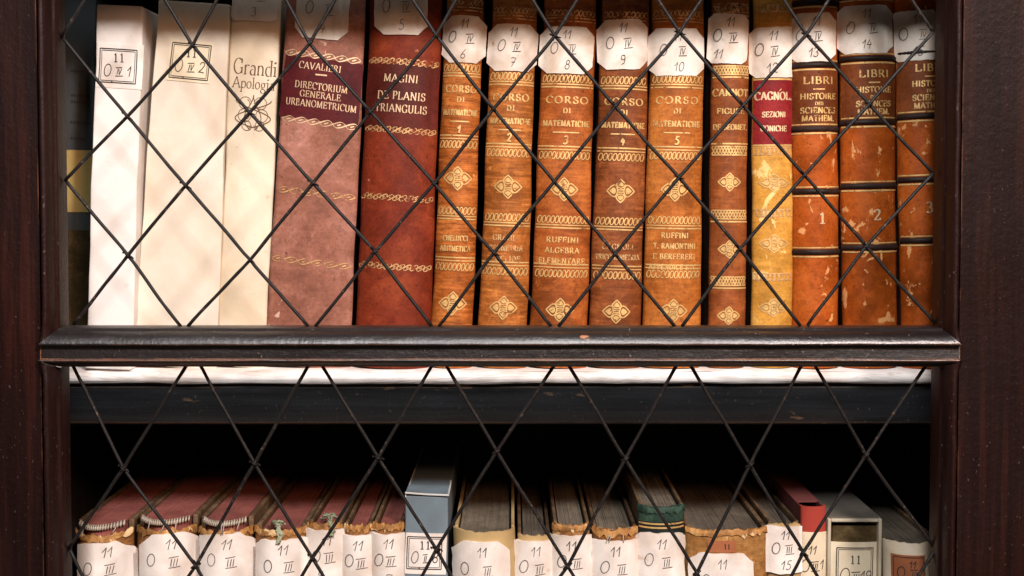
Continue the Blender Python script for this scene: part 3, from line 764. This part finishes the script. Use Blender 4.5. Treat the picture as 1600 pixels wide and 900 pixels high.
v = up('vellum_book', 'cream vellum book with brown printed title and curling flourish', 'book', (342, 417), (362, 438), -14, bulge=.003)
v.spine(M['vellum']); v.boards(M['vellum']); v.leaves(PG, v.top-.004, 16)
v.slip(362, -42, 433, 33, '3', mat='slip2', clip=6, clips=(1, 1, 1, 1))
c0 = v.loc(397, 104)[0]
mb = MB()
for tx, y, x, cap in (('Grandi', 105, 398, 24), ('Apologia', 130, 396, 17)):
    u, z = v.loc(x, y); serif_text(mb, v.surf, tx, u, z-cap*v.k/2, cap*v.k, width=(68 if cap > 20 else 66)*v.k, weight=.085, tilt=-.03)
mb.build('printed_title', M['brownink'], v.root)
mb = MB()
for sx in (-1, 1):
    for (yy, sz, R) in ((162, 1, 11), (180, -1, 12), (196, -1, 9)):
        u, z = v.loc(396, yy); R2 = R*v.k
        pts = [(u+sx*(R2*1.1-R2*(1-.035*q)*math.cos(q)*.9), z+sz*R2*(1-.05*q)*math.sin(q)) for q in [k*.35 for k in range(22)]]
        ribbon(mb, v.surf, pts, .0005)
    u, z = v.loc(396, 176)
    ribbon(mb, v.surf, [(u+sx*q*.0011*20*.5*math.sin(q*3), z+.014-.028*q) for q in [k/24 for k in range(25)]], .0007)
    ribbon(mb, v.surf, [(u+sx*.014*math.sin(q*math.pi*1.5), z-.012+.022*q) for q in [k/24 for k in range(25)]], .0008)
mb.build('printed_flourish', M['brownink'], v.root)

M['side'] = leather('gap_shade_side', (.035, .016, .010), wrinkle=.1)  # shade of the gaps between books, put into the board colour
M['mauve'] = leather('mauve_brown_leather', (.285, .108, .068), (.47, .22, .165), scuff=(.60, .38, .28), scuff_t=.655, wrinkle=.12, mott=.7, blotch=22)
M['crimson'] = leather('dark_crimson_leather', (.075, .006, .008), (.12, .012, .012), wrinkle=.1, mott=.6)
v = up('leather_book', 'broad mauve brown leather book with a dark crimson title panel', 'book', (417, 549), (448, 571), -18, bulge=.0045)
v.spine(M['mauve']); v.boards(M['side'], y0=.0035); v.leaves(PG, v.top-.004, 20)
v.patch(M['crimson'], 'title_panel', 110, 207, off=.0003, tilt=-.07)
v.slip(463, -28, 546, 61, '4', mat='slip2', clip=14, tilt=-.03, clips=(0, 0, 1, 1))
v.texts([('CAVALIERI', 123, 10.5, 66, -3), ('DIRECTORIUM', 154, 10.5, 82, 0), ('GENERALE', 167.5, 10, 64, -1), ('URBANOMETRICUM', 182, 10.5, 110, 0)], 'goldpale', weight=.13, tilt=-.07)
mb = MB(); v.line(mb, 135.5, 2.2, half=9, tilt=-.03); mb.build('gilt_line', M['goldpale'], v.root)
for y in (-8, 106, 210): v.rope(y, 9, 6, -.07)
for y in (321, 429): v.rope(y, 9, 6, -.06, 'goldfaint')

M['redbrown'] = leather('red_brown_leather', (.175, .022, .007), (.30, .055, .014), scuff=(.42, .18, .10), scuff_t=.68, wrinkle=.12, mott=.85, blotch=16)
M['redpanel'] = leather('dark_red_panel_leather', (.085, .011, .006), wrinkle=.1, mott=.6)
v = up('leather_book', 'broad dark red leather book with slanted gilt rope bands and no title patch colour', 'book', (556, 673), (578, 690), -18, bulge=.012)
v.root['label'] = 'broad dark red brown leather book with four gilt rope bands, paper label ending in 5'
v.spine(M['redbrown']); v.boards(M['side'], y0=.0035); v.leaves(PG, v.top-.004, 20)
v.patch(M['redpanel'], 'title_panel', 108, 207, off=.0003, tilt=-.02)
v.slip(585, -30, 667, 54, '5', mat='slip2', clip=14, tilt=.03, clips=(0, 0, 1, 1))
v.texts([('MAGINI', 130, 11.5, 53, -2), ('DE PLANIS', 157, 12, 74, 0), ('TRIANGULIS', 177, 12, 80, 0)], 'goldpale', weight=.13, tilt=-.03)
for y in (104, 211): v.rope(y, 9, 11, -.035, 'goldfaint', th=2.0, skew=.45)
for y in (317, 425): v.rope(y, 9, 11, -.03, 'goldfaint', th=2.0, skew=.45)

# --- five volumes of one set
def corso(label, xb, xt, mat, slip, vol, sub, dy=0, top=-20, chain_n=10, bulge=.009, sc=1.0, tl=0.0):
    v = up('leather_book', label, 'book', xb, xt, top, bulge=bulge)
    v.spine(mat); v.boards(M['side'], y0=.0035); v.leaves(PG, v.top-.004, 16)
    v.chain(12+dy, 9, chain_n, [(20+dy, 2), (25+dy, 1.6)], 'goldfaint')
    v.chain(115+dy, 11, chain_n, [(123.5+dy, 2.0), (128+dy, 2.2)])
    W = (xt[1]-xt[0])
    v.texts([('CORSO', 148+dy, 10.5, W*.80), ('DI', 165+dy, 8), ('MATEMATICHE', 185+dy, 9, W*.88)], 'gold', weight=.24, space=.16)
    mb = MB(); v.line(mb, 199+dy, 2, half=W*.25); mb.build('gilt_line', M['gold'], v.root)
    mb = MB(); z = v.loc(800, 211+dy)[1]; hand_text(mb, v.surf, vol, 0, z-6*v.k, 12*v.k, wd=.0013); mb.build('gilt_number', M['gold'], v.root)
    v.chain(235+dy, 11, chain_n, [(221+dy, 2.2), (226+dy, 1.8)])
    v.ornament(288+dy, 42*sc, 36*sc)
    v.chain(337+dy*.7, 11, chain_n, [(345.5+dy*.7, 1.8), (350+dy*.7, 2.2)])
    n = len(sub); y0 = 386-(n-1)*8
    v.texts([(s, y0+dy*.4+i*16.5, 8.5, W*q) for i, (s, q) in enumerate(sub)], 'goldfaint' if vol in '24' else 'gold', weight=.22, space=.10)
    v.chain(423+dy*.4, 11, chain_n, [(408.5+dy*.4, 2.2), (413.5+dy*.4, 1.8)])
    v.ornament(480+dy*.35, 42*sc, 36*sc)
    v.slip(*slip, tilt=tl, mat='slip2', clip=13)
    return v
def cl(n, base, light, wr):
    base = tuple(a*b+.003 for a, b in zip(base, (.88, .92, 1.0))); light = tuple(a*b+.005 for a, b in zip(light, (.88, .92, 1.0)))
    return leather('tan_calf_'+n, base, light, scuff=mul(light, 1.3), scuff_t=.66, wrinkle=wr, mott=1.0, blotch=18)
c1 = cl('ochre', (.44, .104, .012), (.62, .195, .034), .85)
c2 = cl('honey', (.44, .122, .017), (.64, .228, .046), .80)
c3 = cl('chestnut', (.38, .084, .010), (.56, .158, .026), .45)
c4 = cl('umber', (.25, .060, .011), (.42, .122, .026), .55)
c5 = cl('amber', (.45, .120, .014), (.65, .220, .036), .35)
corso('ochre calf book with wrinkled spine, gilt volume number 1 and paper label ending in 6', (675, 739), (697, 755), c1, (692, 24, 757, 98, '6'), '1', [('CHELUCCI', .66), ('ARITMETICA', .80)], dy=-6, chain_n=9)
corso('honey calf book with gilt volume number 2 and paper label ending in 7', (748, 824), (769, 838), c2, (763, 37, 838, 111, '7'), '2', [('GRANDI', .60), ('GEOMETRIA', .76), ('EUCLIDE', .66)], dy=4)
corso('chestnut calf book with gilt volume number 3 and paper label ending in 8', (829, 918), (850, 931), c3, (844, 41, 926, 115, '8'), '3', [('RUFFINI', .62), ('ALGEBRA', .66), ('ELEMENTARE', .88)], dy=5, chain_n=12)
corso('darker umber calf book with gilt volume number 4 and paper label ending in 9', (921, 1001), (941, 1015), c4, (936, 30, 1012, 108, '9'), '4', [('CAGNOLI', .66), ('TRIGONOMETRIA', .92)], dy=5, tl=.06)
corso('amber calf book with gilt volume number 5 and paper label ending in 10', (1004, 1094), (1019, 1100), c5, (1014, 44, 1100, 118, '10'), '5', [('RUFFINI', .52), ('T. RAMONTINI', .80), ('E BERFERERI', .80), ('APPENDICE ETC.', .94)], dy=4, chain_n=12)

M['carnot'] = leather('russet_calf', (.26, .066, .015), (.42, .132, .032), wrinkle=.35, mott=.8)
v = up('leather_book', 'narrow russet calf book with zigzag gilt bands and small ornaments', 'book', (1107, 1164), (1113, 1171), -16, bulge=.008)
v.spine(M['carnot']); v.boards(M['side'], y0=.0035); v.leaves(PG, v.top-.004, 14)
v.texts([('CARNOT', 142, 11, 54), ('FIGURE', 171, 8.5, 42), ('DE GEOMET.', 196, 8.5, 52)], 'gold', weight=.24, space=.05)
for y in (10, 107, 233, 333, 437):
    v.zigzag(y, 13, 6, 'goldfaint' if y == 10 else 'gold'); mb = MB(); s_ = 1 if y in (10, 107, 333, 437) else -1; v.line(mb, y+s_*11, 2.4); mb.build('gilt_line', M['gold'], v.root)
for y in (282, 387, 491): v.ornament(y, 34, 28)
v.slip(1109, 21, 1168, 99, '11', mat='slip2', clip=8, tilt=-.06, numx=.3)

M['yellowcalf'] = leather('yellow_calf', (.60, .275, .040), (.74, .42, .10), scuff=(.84, .58, .22), scuff_t=.60, wrinkle=.25, mott=.6, blotch=30)
M['redlabel'] = leather('scarlet_title_leather', (.20, .010, .012), (.30, .02, .02), wrinkle=.1, mott=.5)
v = up('leather_book', 'yellow calf book with a scarlet title panel under its paper label', 'book', (1175, 1238), (1177, 1238), -14, bulge=.007)
v.spine(M['yellowcalf']); v.boards(M['side'], y0=.0035); v.leaves(PG, v.top-.004, 14)
v.patch(M['redlabel'], 'title_panel', 127, 228, off=.0003)
v.texts([('CAGNÓL.'.replace('Ó', 'O'), 152, 12, 57), ('SEZIONI', 181, 8.5, 36), ('CONICHE', 203, 8.5, 40)], 'goldpale', weight=.22, space=.04)
mb = MB(); u, z = v.loc(1218, 142); ribbon(mb, v.surf, [(u, z), (u+.0016, z+.0016)], .0007); v.line(mb, 126, 2.4); v.line(mb, 229, 2.4); mb.build('gilt_line', M['gold'], v.root)
v.zigzag(15, 10, 8, 'goldfaint', True); v.zigzag(238, 11, 9, 'goldfaint', True); v.zigzag(335, 10, 9, 'goldfaint', True); v.zigzag(435, 10, 9, 'goldfaint', True)
for y in (288, 383, 483): v.ornament(y, 46, 28, 'gold')
v.slip(1174, 42, 1237, 121, '12', mat='slip2', clip=9, tilt=.03, clips=(1, 0, 1, 0))

M['libri'] = leather('orange_brown_calf', (.36, .070, .008), (.50, .125, .018), scuff=(.66, .31, .12), scuff_t=.60, sscale=85, wrinkle=.10, mott=.85, blotch=14, rough=.4)
M['libridark'] = leather('dark_title_calf', (.17, .040, .009), (.27, .070, .015), wrinkle=.1, mott=.8)
M['blackband'] = leather('black_band_leather', (.022, .010, .007), wrinkle=.1)
def libri(label, xb, xt, slip, num, dx=0, top=-14, titlew=1.0, dy=0):
    v = up('leather_book', label, 'book', xb, xt, top, bulge=.011)
    v.spine(M['libri']); v.boards(M['side'], y0=.0035); v.leaves(PG, v.top-.004, 14)
    v.patch(M['libridark'], 'title_panel', 113+dy, 205+dy, off=.0003)
    for y in (9+dy, 107+dy, 207+dy, 305+dy*.6, 400+dy*.4):
        v.ridge(y-4.6, y+4.6, M['blackband'], .0012)
        mb = MB(); v.line(mb, y-7, 2.0, .985); v.line(mb, y+7, 2.4, .985); mb.build('gilt_line', M['gold'], v.root)
    k = titlew
    v.texts([('LIBRI', 131+dy, 11, 47*k, dx), ('HISTOIRE', 156+dy, 9, 55*k, dx), ('DES', 167.5+dy, 5, 13, dx), ('SCIENCES', 178+dy, 9, 54*k, dx), ('MATHEM.', 190.5+dy, 9, 50*k, dx)], 'gold', weight=.22, space=.06)
    mb = MB(); v.line(mb, 145+dy, 2, half=9, dx=dx); u, z = dx*v.k+.008, v.loc(800, 183.5+dy)[1]; ribbon(mb, v.surf, [(u, z), (u+.001, z+.001)], .0006); mb.build('gilt_line', M['gold'], v.root)
    mb = MB(); z = v.loc(800, 347)[1]
    serif_num(mb, v, num, (dx if num != '3' else -6)*v.k+.002, z)
    mb.build('gilt_number', M['goldpale'], v.root)
    v.slip(*slip, mat='slip2', clip=12)
    return v
def serif_num(mb, v, num, u, z):
    h = .0085
    sh = {'1': [[(-.2,.8),(.02,1),(.02,0)],[(-.2,.02),(.25,.02)]], '2': [[(-.26,.72)]+arc(-.02,.74,.25,.25,170,-40,10)+[(-.26,.03),(.27,.03),(.28,.2)]], '3': [arc(-.02,.76,.22,.23,150,-90,10),arc(-.02,.27,.26,.26,90,-150,12)]}[num]
    for k in sh: ribbon(mb, v.surf, [(u+a*h, z-h/2+b*h) for a, b in k], h*.2, nib=math.radians(15))
libri('orange brown calf book with black bands, touching the yellow calf book', (1238, 1310), (1237, 1308), (1237, 20, 1307, 96, '13'), '1', dx=2)
libri('broadest orange brown calf book with black bands, fully visible between two lookalikes', (1317, 1401), (1312, 1397), (1312, 8, 1397, 83, '14'), '2', dx=4, dy=-5)
libri('orange brown calf book with black bands, half hidden by the right door stile', (1409, 1494), (1399, 1482), (1396, 16, 1470, 94, '15'), '3', dx=4, dy=-3)

# ================================================================== lower shelf
LG = 'books standing on the lower shelf'
def low(name, label, cat, x0, x1, top, lean=0, Y=.03, bulge=.012, depth=.20):
    return Vol(name, label, cat, LG, (x0-lean, x1-lean), (x0, x1), 1100, 870, base_z=z_floor, top_py=top, Y=Y, bulge=bulge, depth=depth)
def headband(v, top, n=22, mat='thread', th=.0045, r=.00105, front=False):
    mb = MB(); h = v.hw(top)-th; fy = .0012 if front else .0035
    for i in range(n):
        t = -1+2*(i+.5)/n; x = t*h; y = -v.b*(1-.75*t*t)+fy
        mb.tube([Vector((x, y-.0012, top-.0022)), Vector((x+.0002, y-.0010, top)), Vector((x+.0004, y+.0008, top+.0010)), Vector((x+.0004, y+.0024, top-.0008))], r*rnd.uniform(.75, 1.1), 6)
    for k in range(3):                                   # loose ends
        t = rnd.uniform(-.8, .8); x = t*h; y = -v.b*(1-.75*t*t)-.0006
        mb.tube([Vector((x, y+.003, top)), Vector((x+.001, y-.002, top-.002)), Vector((x+rnd.uniform(-.002, .002), y-.003, top-rnd.uniform(.005, .009)))], .0004, 5)
    return mb.build('headband', M[mat], v.root, True)
def frayed(v, mat, top, amp=.0022, n=26, name='torn_edge', lift=.0):
    """ragged thick lip of leather along the head of the spine"""
    mb = MB(); rows = []
    for k in range(6):
        a = k/5*math.pi; r = []
        for j in range(n+1):
            t = -1+2*j/n; z = top+lift+amp*(.8*mnoise.noise(Vector((t*4, v.seed, 1)))+.75*mnoise.noise(Vector((t*15, v.seed, 5))))
            p = v.surf(t*v.hw(z)*.98, z, .0011*math.cos(a)*(1+1.1*mnoise.noise(Vector((t*16, v.seed, k)))))
            p.z += .0013*math.sin(a)*(1+1.2*mnoise.noise(Vector((t*19, v.seed+7, k))))-((.0038+.003*mnoise.noise(Vector((t*9, v.seed, 11)))) if k == 0 else 0)
            r.append(p)
        rows.append(r)
    mb.grid(rows); return mb.build(name, mat, v.root, True)
REDP = M['redpages'] = pages('red_stained_page_edges', (.27, .088, .072), (.14, .045, .036), True)
M['oldcalf'] = leather('ragged_orange_calf', (.27, .115, .035), (.46, .24, .085), scuff=(.60, .40, .20), scuff_t=.60, wrinkle=.5, mott=.9, blotch=45)
M['oldboard'] = leather('grimy_board_leather', (.14, .085, .048), (.27, .17, .09), wrinkle=.3, mott=.9, blotch=60)
M['fray'] = leather('frayed_calf_edge', (.40, .185, .055), (.64, .37, .14), scuff=(.72, .52, .28), scuff_t=.56, wrinkle=.4, mott=1.0, blotch=90)
def old(label, x0, x1, top, slip, num, pg=None, band=None, bulge=.012, board=None, spine=None, sag=0.0, lean=0, fray=True, clip=10, clips=(1,1,0,0), smat='slip', roman='III', first=True, tl=0.0, pgdrop=.003, numx=.5, th=.0028, Y=.03):
    v = low('leather_book', label, 'book', x0, x1, top, lean, Y, bulge)
    st = v.top-(.0065 if band and sag else .0)
    v.spine(M[spine or 'oldcalf'], torn=.0022, nz=40, top=st)
    v.boards(M[board or 'oldboard'], top=v.top+.0008, th=th)
    lt = v.top-(0 if band and sag else pgdrop)
    v.leaves(pg or PG, lt, 34, .00022 if pg is REDP else .00032, th=th+.002)
    if band: headband(v, lt+.0008, n=int((x1-x0)*.24), front=bool(sag))
    if fray: frayed(v, M['fray'], st-.0005, .003)
    if slip: v.slip(*slip, num, mat=smat, clip=clip, clips=clips, roman=roman, first=first, tilt=tl, numx=numx, wrinkle=1.8, off=.0019)
    return v
old('worn calf book with dusty red page tops at the far left of the lower shelf', 120, 209, 826, (121, 848, 203, 935), '1', REDP, True, .024, sag=1, th=.0042, lean=-4, clips=(.2, 1, 0, 0), clip=26)
old('worn calf book with red page tops and corner-cut paper label ending in 2', 216, 309, 818, (219, 834, 306, 925), '2', REDP, True, .022, sag=1, th=.0042, clip=22, lean=-2)
old('worn calf book with red page tops, grey stitched headband and paper label ending in 3', 312, 396, 820, (313, 834, 391, 925), '3', REDP, True, .021, sag=1, th=.0042, clips=(.3, 1, 0, 0), clip=20, lean=-1)
v = old('torn calf book with a knotted green ribbon over its red page tops', 399, 480, 830, (400, 844, 479, 930), '4', REDP, False, .018, lean=-1, th=.004)
def ribbon_knot(v, x, py):
    """a crumpled scrap of silk ribbon hanging over the head of the spine"""
    u, z = v.loc(x, py); p0 = v.surf(u, v.top, 0); mb = MB()
    for path, wd in (([(-.006, .024, .001), (-.004, .016, .004), (.000, .009, .003), (.001, .003, .005), (.002, -.0015, .002), (.0035, -.003, -.004), (.002, -.0035, -.009)], .0036),
                     ([(-.007, .012, .001), (-.003, .009, .005), (.001, .010, .006), (.004, .012, .003)], .0032)):
        rows = []; n = (len(path)-1)*5
        for i in range(n+1):
            q = i/5; a = int(min(q, len(path)-2)); f = q-a
            c = Vector(path[a]).lerp(Vector(path[a+1]), f); r = []
            for j in range(5):
                e = (j/4-.5)*wd*(1+.5*mnoise.noise(Vector((i*.6, x, 3))))
                w_ = Vector((mnoise.noise(Vector((i*.5, j*.9, x))), mnoise.noise(Vector((i*.5, j*.9, x+5))), mnoise.noise(Vector((i*.5, j*.9, x+11)))))*.0022
                r.append(p0+c+Vector((e, 0, 0))+w_)
            rows.append(r)
        mb.grid(rows)
    o = mb.build('green_ribbon', M['green_thread'], v.root, True)
    so = o.modifiers.new('solid', 'SOLIDIFY'); so.thickness = .0006
ribbon_knot(v, 432, 830)
v = old('narrow torn calf book with red page tops and a green thread at its head', 482, 535, 819, (481, 828, 535, 915), '5', REDP, False, .008, numx=.35, clips=(0,0,0,0))
ribbon_knot(v, 514, 820)
old('thin calf book with red page tops and narrow label ending in 6', 537, 581, 823, (537, 836, 580, 925), '6', REDP, False, .007, clips=(0,0,0,0), numx=.75)
old('thin calf book with red page tops beside the blue grey box', 583, 632, 820, (582, 834, 631, 920), '7', REDP, False, .008, clips=(0,0,0,0))

M['bluecard'] = paper('blue_grey_card', (.165, .215, .245), (.10, .13, .15), .5)
M['cardedge'] = paper('pale_card_edge', (.62, .62, .60), (.4, .38, .36), .4)
v = low('archive_box', 'blue grey card box with a loose lid flap and framed label ending in 8', 'box', 633, 700, 775, lean=1, Y=.026, bulge=.0008, depth=.24)
v.case(M['bluecard'])
mb = MB(); h = v.hw(v.top)
mb.box(-h, -h*.97+.0002, -.0014, .20, v.top-.001, v.top+.0012)
for (a, b, z0, z1) in ((-1, .0, .0028, .0016), (.0, 1, .0016, .0010)):
    q = [Vector((a*h, -.0022, v.top+z0)), Vector((b*h, -.0022, v.top+z1))]
    mb.tube(q, .0008, 6)
mb.tube([Vector((h, -.0022, v.top+.001)), Vector((h, .03, v.top+.001)), Vector((h*.98, .05, v.top+.001))], .0008, 6)
mb.build('lid_edge', M['cardedge'], v.root)
mb = MB(); mb.v = [(-h, -.002, v.top+.0026), (h, -.002, v.top+.0012), (h, .032, v.top+.0012), (-h, .032, v.top+.0016), (-h, -.002, v.top+.0018), (h, -.002, v.top+.0006), (h, .032, v.top+.0006), (-h, .032, v.top+.0008)]
mb.f = [(0,1,2,3),(7,6,5,4),(0,4,5,1),(1,5,6,2),(2,6,7,3),(3,7,4,0)]; mb.build('lid_flap', M['bluecard'], v.root)
v.plate(634, 833, 698, 897, '8', 'II', frame=(637, 838, 691, 889), mat='slip', tilt=-.02)

M['tanvellum'] = paper('tan_vellum', (.47, .33, .15), (.30, .18, .07), .7, scale=18)
PG2 = M['greypages'] = pages('grey_dusty_page_edges', (.20, .165, .12), (.07, .055, .042))
PG3 = M['darkpages'] = pages('dark_dusty_page_edges', (.155, .125, .092), (.055, .045, .035))
v = old('broad tan vellum book with dusty grey page tops and corner-cut paper label', 709, 805, 832, (709, 846, 793, 940), '9', PG2, False, .016, spine='tanvellum', board='tanvellum', fray=False, clip=16)
old('narrow book with grey page tops and a white label wrapping its whole spine', 808, 861, 838, (807, 845, 862, 935), '10', PG3, False, .006, fray=False, spine='slipspine' if 'slipspine' in M else 'tanvellum', clips=(0,0,0,0))
old('calf book with torn orange head and grey page tops, label ending in 11', 864, 922, 822, (866, 837, 921, 925), '11', PG2, False, .009, clips=(0,0,0,0))
old('calf book with torn orange head and white headband, label ending in 12', 926, 996, 828, (927, 845, 995, 935), '12', PG2, True, .010, clips=(0,0,0,0))
M['green'] = leather('dark_green_leather', (.030, .065, .045), (.075, .13, .09), scuff=(.20, .24, .16), scuff_t=.66, wrinkle=.2, mott=.9, blotch=60)
M['blackgreen'] = leather('black_green_leather', (.010, .014, .012), wrinkle=.1)
v = old('dark green leather book with two gilt lines and a ragged headcap', 997, 1069, 793, (997, 833, 1069, 925), '13', PG2, False, .009, spine='green', board='oldboard', fray=False, clip=6)
frayed(v, M['green'], v.top-.001, .002)
v.patch(M['blackgreen'], 'dark_band', 817, 836, off=.0003)
mb = MB(); v.line(mb, 820, 2.6); v.line(mb, 826, 2.6); mb.build('gilt_line', M['gold'], v.root)
M['lightcalf'] = leather('light_orange_calf', (.33, .150, .042), (.52, .29, .105), scuff=(.66, .46, .22), scuff_t=.62, wrinkle=.3, mott=.8, blotch=40)
v = old('broad light calf book with a small rust sticker above its corner-cut label', 1071, 1200, 830, (1080, 865, 1176, 955), '14', PG3, False, .012, spine='lightcalf', clip=14, th=.004)
o = v.patch(M['rust'], 'rust_sticker', 845, 863, 1108, 1150, off=.0005)
mb = MB(); u, z = v.loc(1137, 854)
for dx in (-.0014, .0014): ribbon(mb, v.surf, [(u+dx-.0006, z+.0015), (u+dx, z+.0022), (u+dx, z-.002)], .0008, off=.0010)
mb.build('ink_lettering', M['print'], o)
old('slim grey-topped book with a square white label ending in 15', 1201, 1251, 819, (1200, 822, 1252, 895), '15', PG3, False, .004, spine='tanvellum', fray=False, clips=(0,0,0,0), clip=1)

M['dimred'] = paper('dim_red_card', (.15, .040, .036), (.09, .03, .028), .5)  # front's red made darker and duller for the top and boards
M['redcard'] = paper('red_card', (.36, .045, .030), (.22, .03, .02), .4)
v = low('slipcase', 'narrow red card case with a dark hollow at its open head', 'slipcase', 1251, 1290, 792, Y=.03, bulge=.0035, depth=.21)
v.spine(M['redcard'], shell=.0015); v.boards(M['dimred'], th=.0012)
mb = MB(); h = v.hw(v.top)-.002; mb.box(-h, h, .006, .2, .01, v.top-.020); mb.build('page_block', M['darkpages'], v.root)
mb = MB(); h = v.hw(v.top)-.0005; mb.box(-h, h, .022, .205, v.top-.0024, v.top-.0010); mb.build('top_panel', M['dimred'], v.root)
o = v.patch(M['slip3'], 'paper_label', 836, 930, off=.0005); mb = MB()
u, z = v.loc(1269, 860); hand_text(mb, v.surf, '11', u, z-.003, .007, wd=.0006)
u, z = v.loc(1259, 884); hand_text(mb, v.surf, 'O', u, z-.005, .010, wd=.0006)
u, z = v.loc(1273, 885); hand_text(mb, v.surf, 'III', u, z-.003, .006, wd=.0006, bars=True)
u, z = v.loc(1284, 882); hand_text(mb, v.surf, '1', u, z-.004, .008, wd=.0006)
mb.build('ink_lettering', M['print'], o)

M['casecard'] = paper('pale_case_card', (.52, .45, .34), (.34, .26, .16), .5)
M['casetop'] = paper('grey_case_cloth', (.15, .13, .105), (.08, .07, .06), .5)
v = low('slipcase', 'cream edged slipcase holding a brown book with framed label ending in 19', 'slipcase', 1293, 1378, 811, lean=3, Y=.026, bulge=.0002, depth=.24)
h = v.hw(v.top); tcd = .0028
for sg in (-1, 1):
    mb = MB(); a, b = sorted((sg*h, sg*(h-tcd))); mb.box(a, b, 0, .24, 0, v.top); mb.build('case_wall', M['casecard'], v.root, bevel=.001)
mb = MB(); mb.box(-h+tcd+.0001, h-tcd-.0001, .0004, .24, v.top-tcd, v.top-.0003); mb.build('case_top', M['casecard'], v.root, bevel=.0008)
mb = MB(); mb.box(-h+.001, h-.001, .004, .2405, v.top+.0001, v.top+.0008); mb.build('case_cloth', M['casetop'], v.root)
mb = MB(); mb.box(-h+tcd, h-tcd, .236, .2395, 0, v.top-tcd); mb.build('case_back', M['casecard'], v.root)
v2 = low('cloth_book', 'mottled brown book standing inside the cream edged slipcase', 'book', 1300, 1372, 822, lean=3, Y=.033, bulge=.0025, depth=.20)
M['brownmottle'] = leather('olive_mottled_leather', (.11, .070, .028), (.20, .14, .06), scuff=(.28, .20, .10), scuff_t=.62, wrinkle=.2, blotch=50)
v2.spine(M['brownmottle']); v2.boards(M['brownmottle']); v2.leaves(M['darkpages'], v2.top-.004, 12)
v2.plate(1299, 847, 1372, 930, '19', 'III', frame=(1308, 855, 1364, 925), mat='slip3')
v = old('cream vellum book with rust brown sticker beside the right frame', 1381, 1466, 850, None, None, PG3, False, .014, spine='vellum', board='oldboard', fray=False, lean=2, pgdrop=.002)  # dark board instead of vellum: shade of the unlit side put into its colour
o = v.patch(M['rust'], 'rust_sticker', 868, 940, 1397, 1446, off=.0005)
uc, zc, W, Hh, tl = v.lab; mb = MB()
for g in (.0016,):
    q = [v.on(g/W, g/Hh), v.on(1-g/W, g/Hh), v.on(1-g/W, 1-g/Hh), v.on(g/W, 1-g/Hh), v.on(g/W, g/Hh)]; ribbon(mb, v.surf, q, .0005, off=.001)
u, z = v.loc(1426, 882); hand_text(mb, v.surf, '11', u, z-.003, .006, wd=.0007)
u, z = v.loc(1410, 896); hand_text(mb, v.surf, 'O', u, z-.004, .009, wd=.0006)
u, z = v.loc(1428, 898); hand_text(mb, v.surf, 'III', u, z-.003, .006, wd=.0006, bars=True)
mb.build('ink_lettering', M['print'], o)
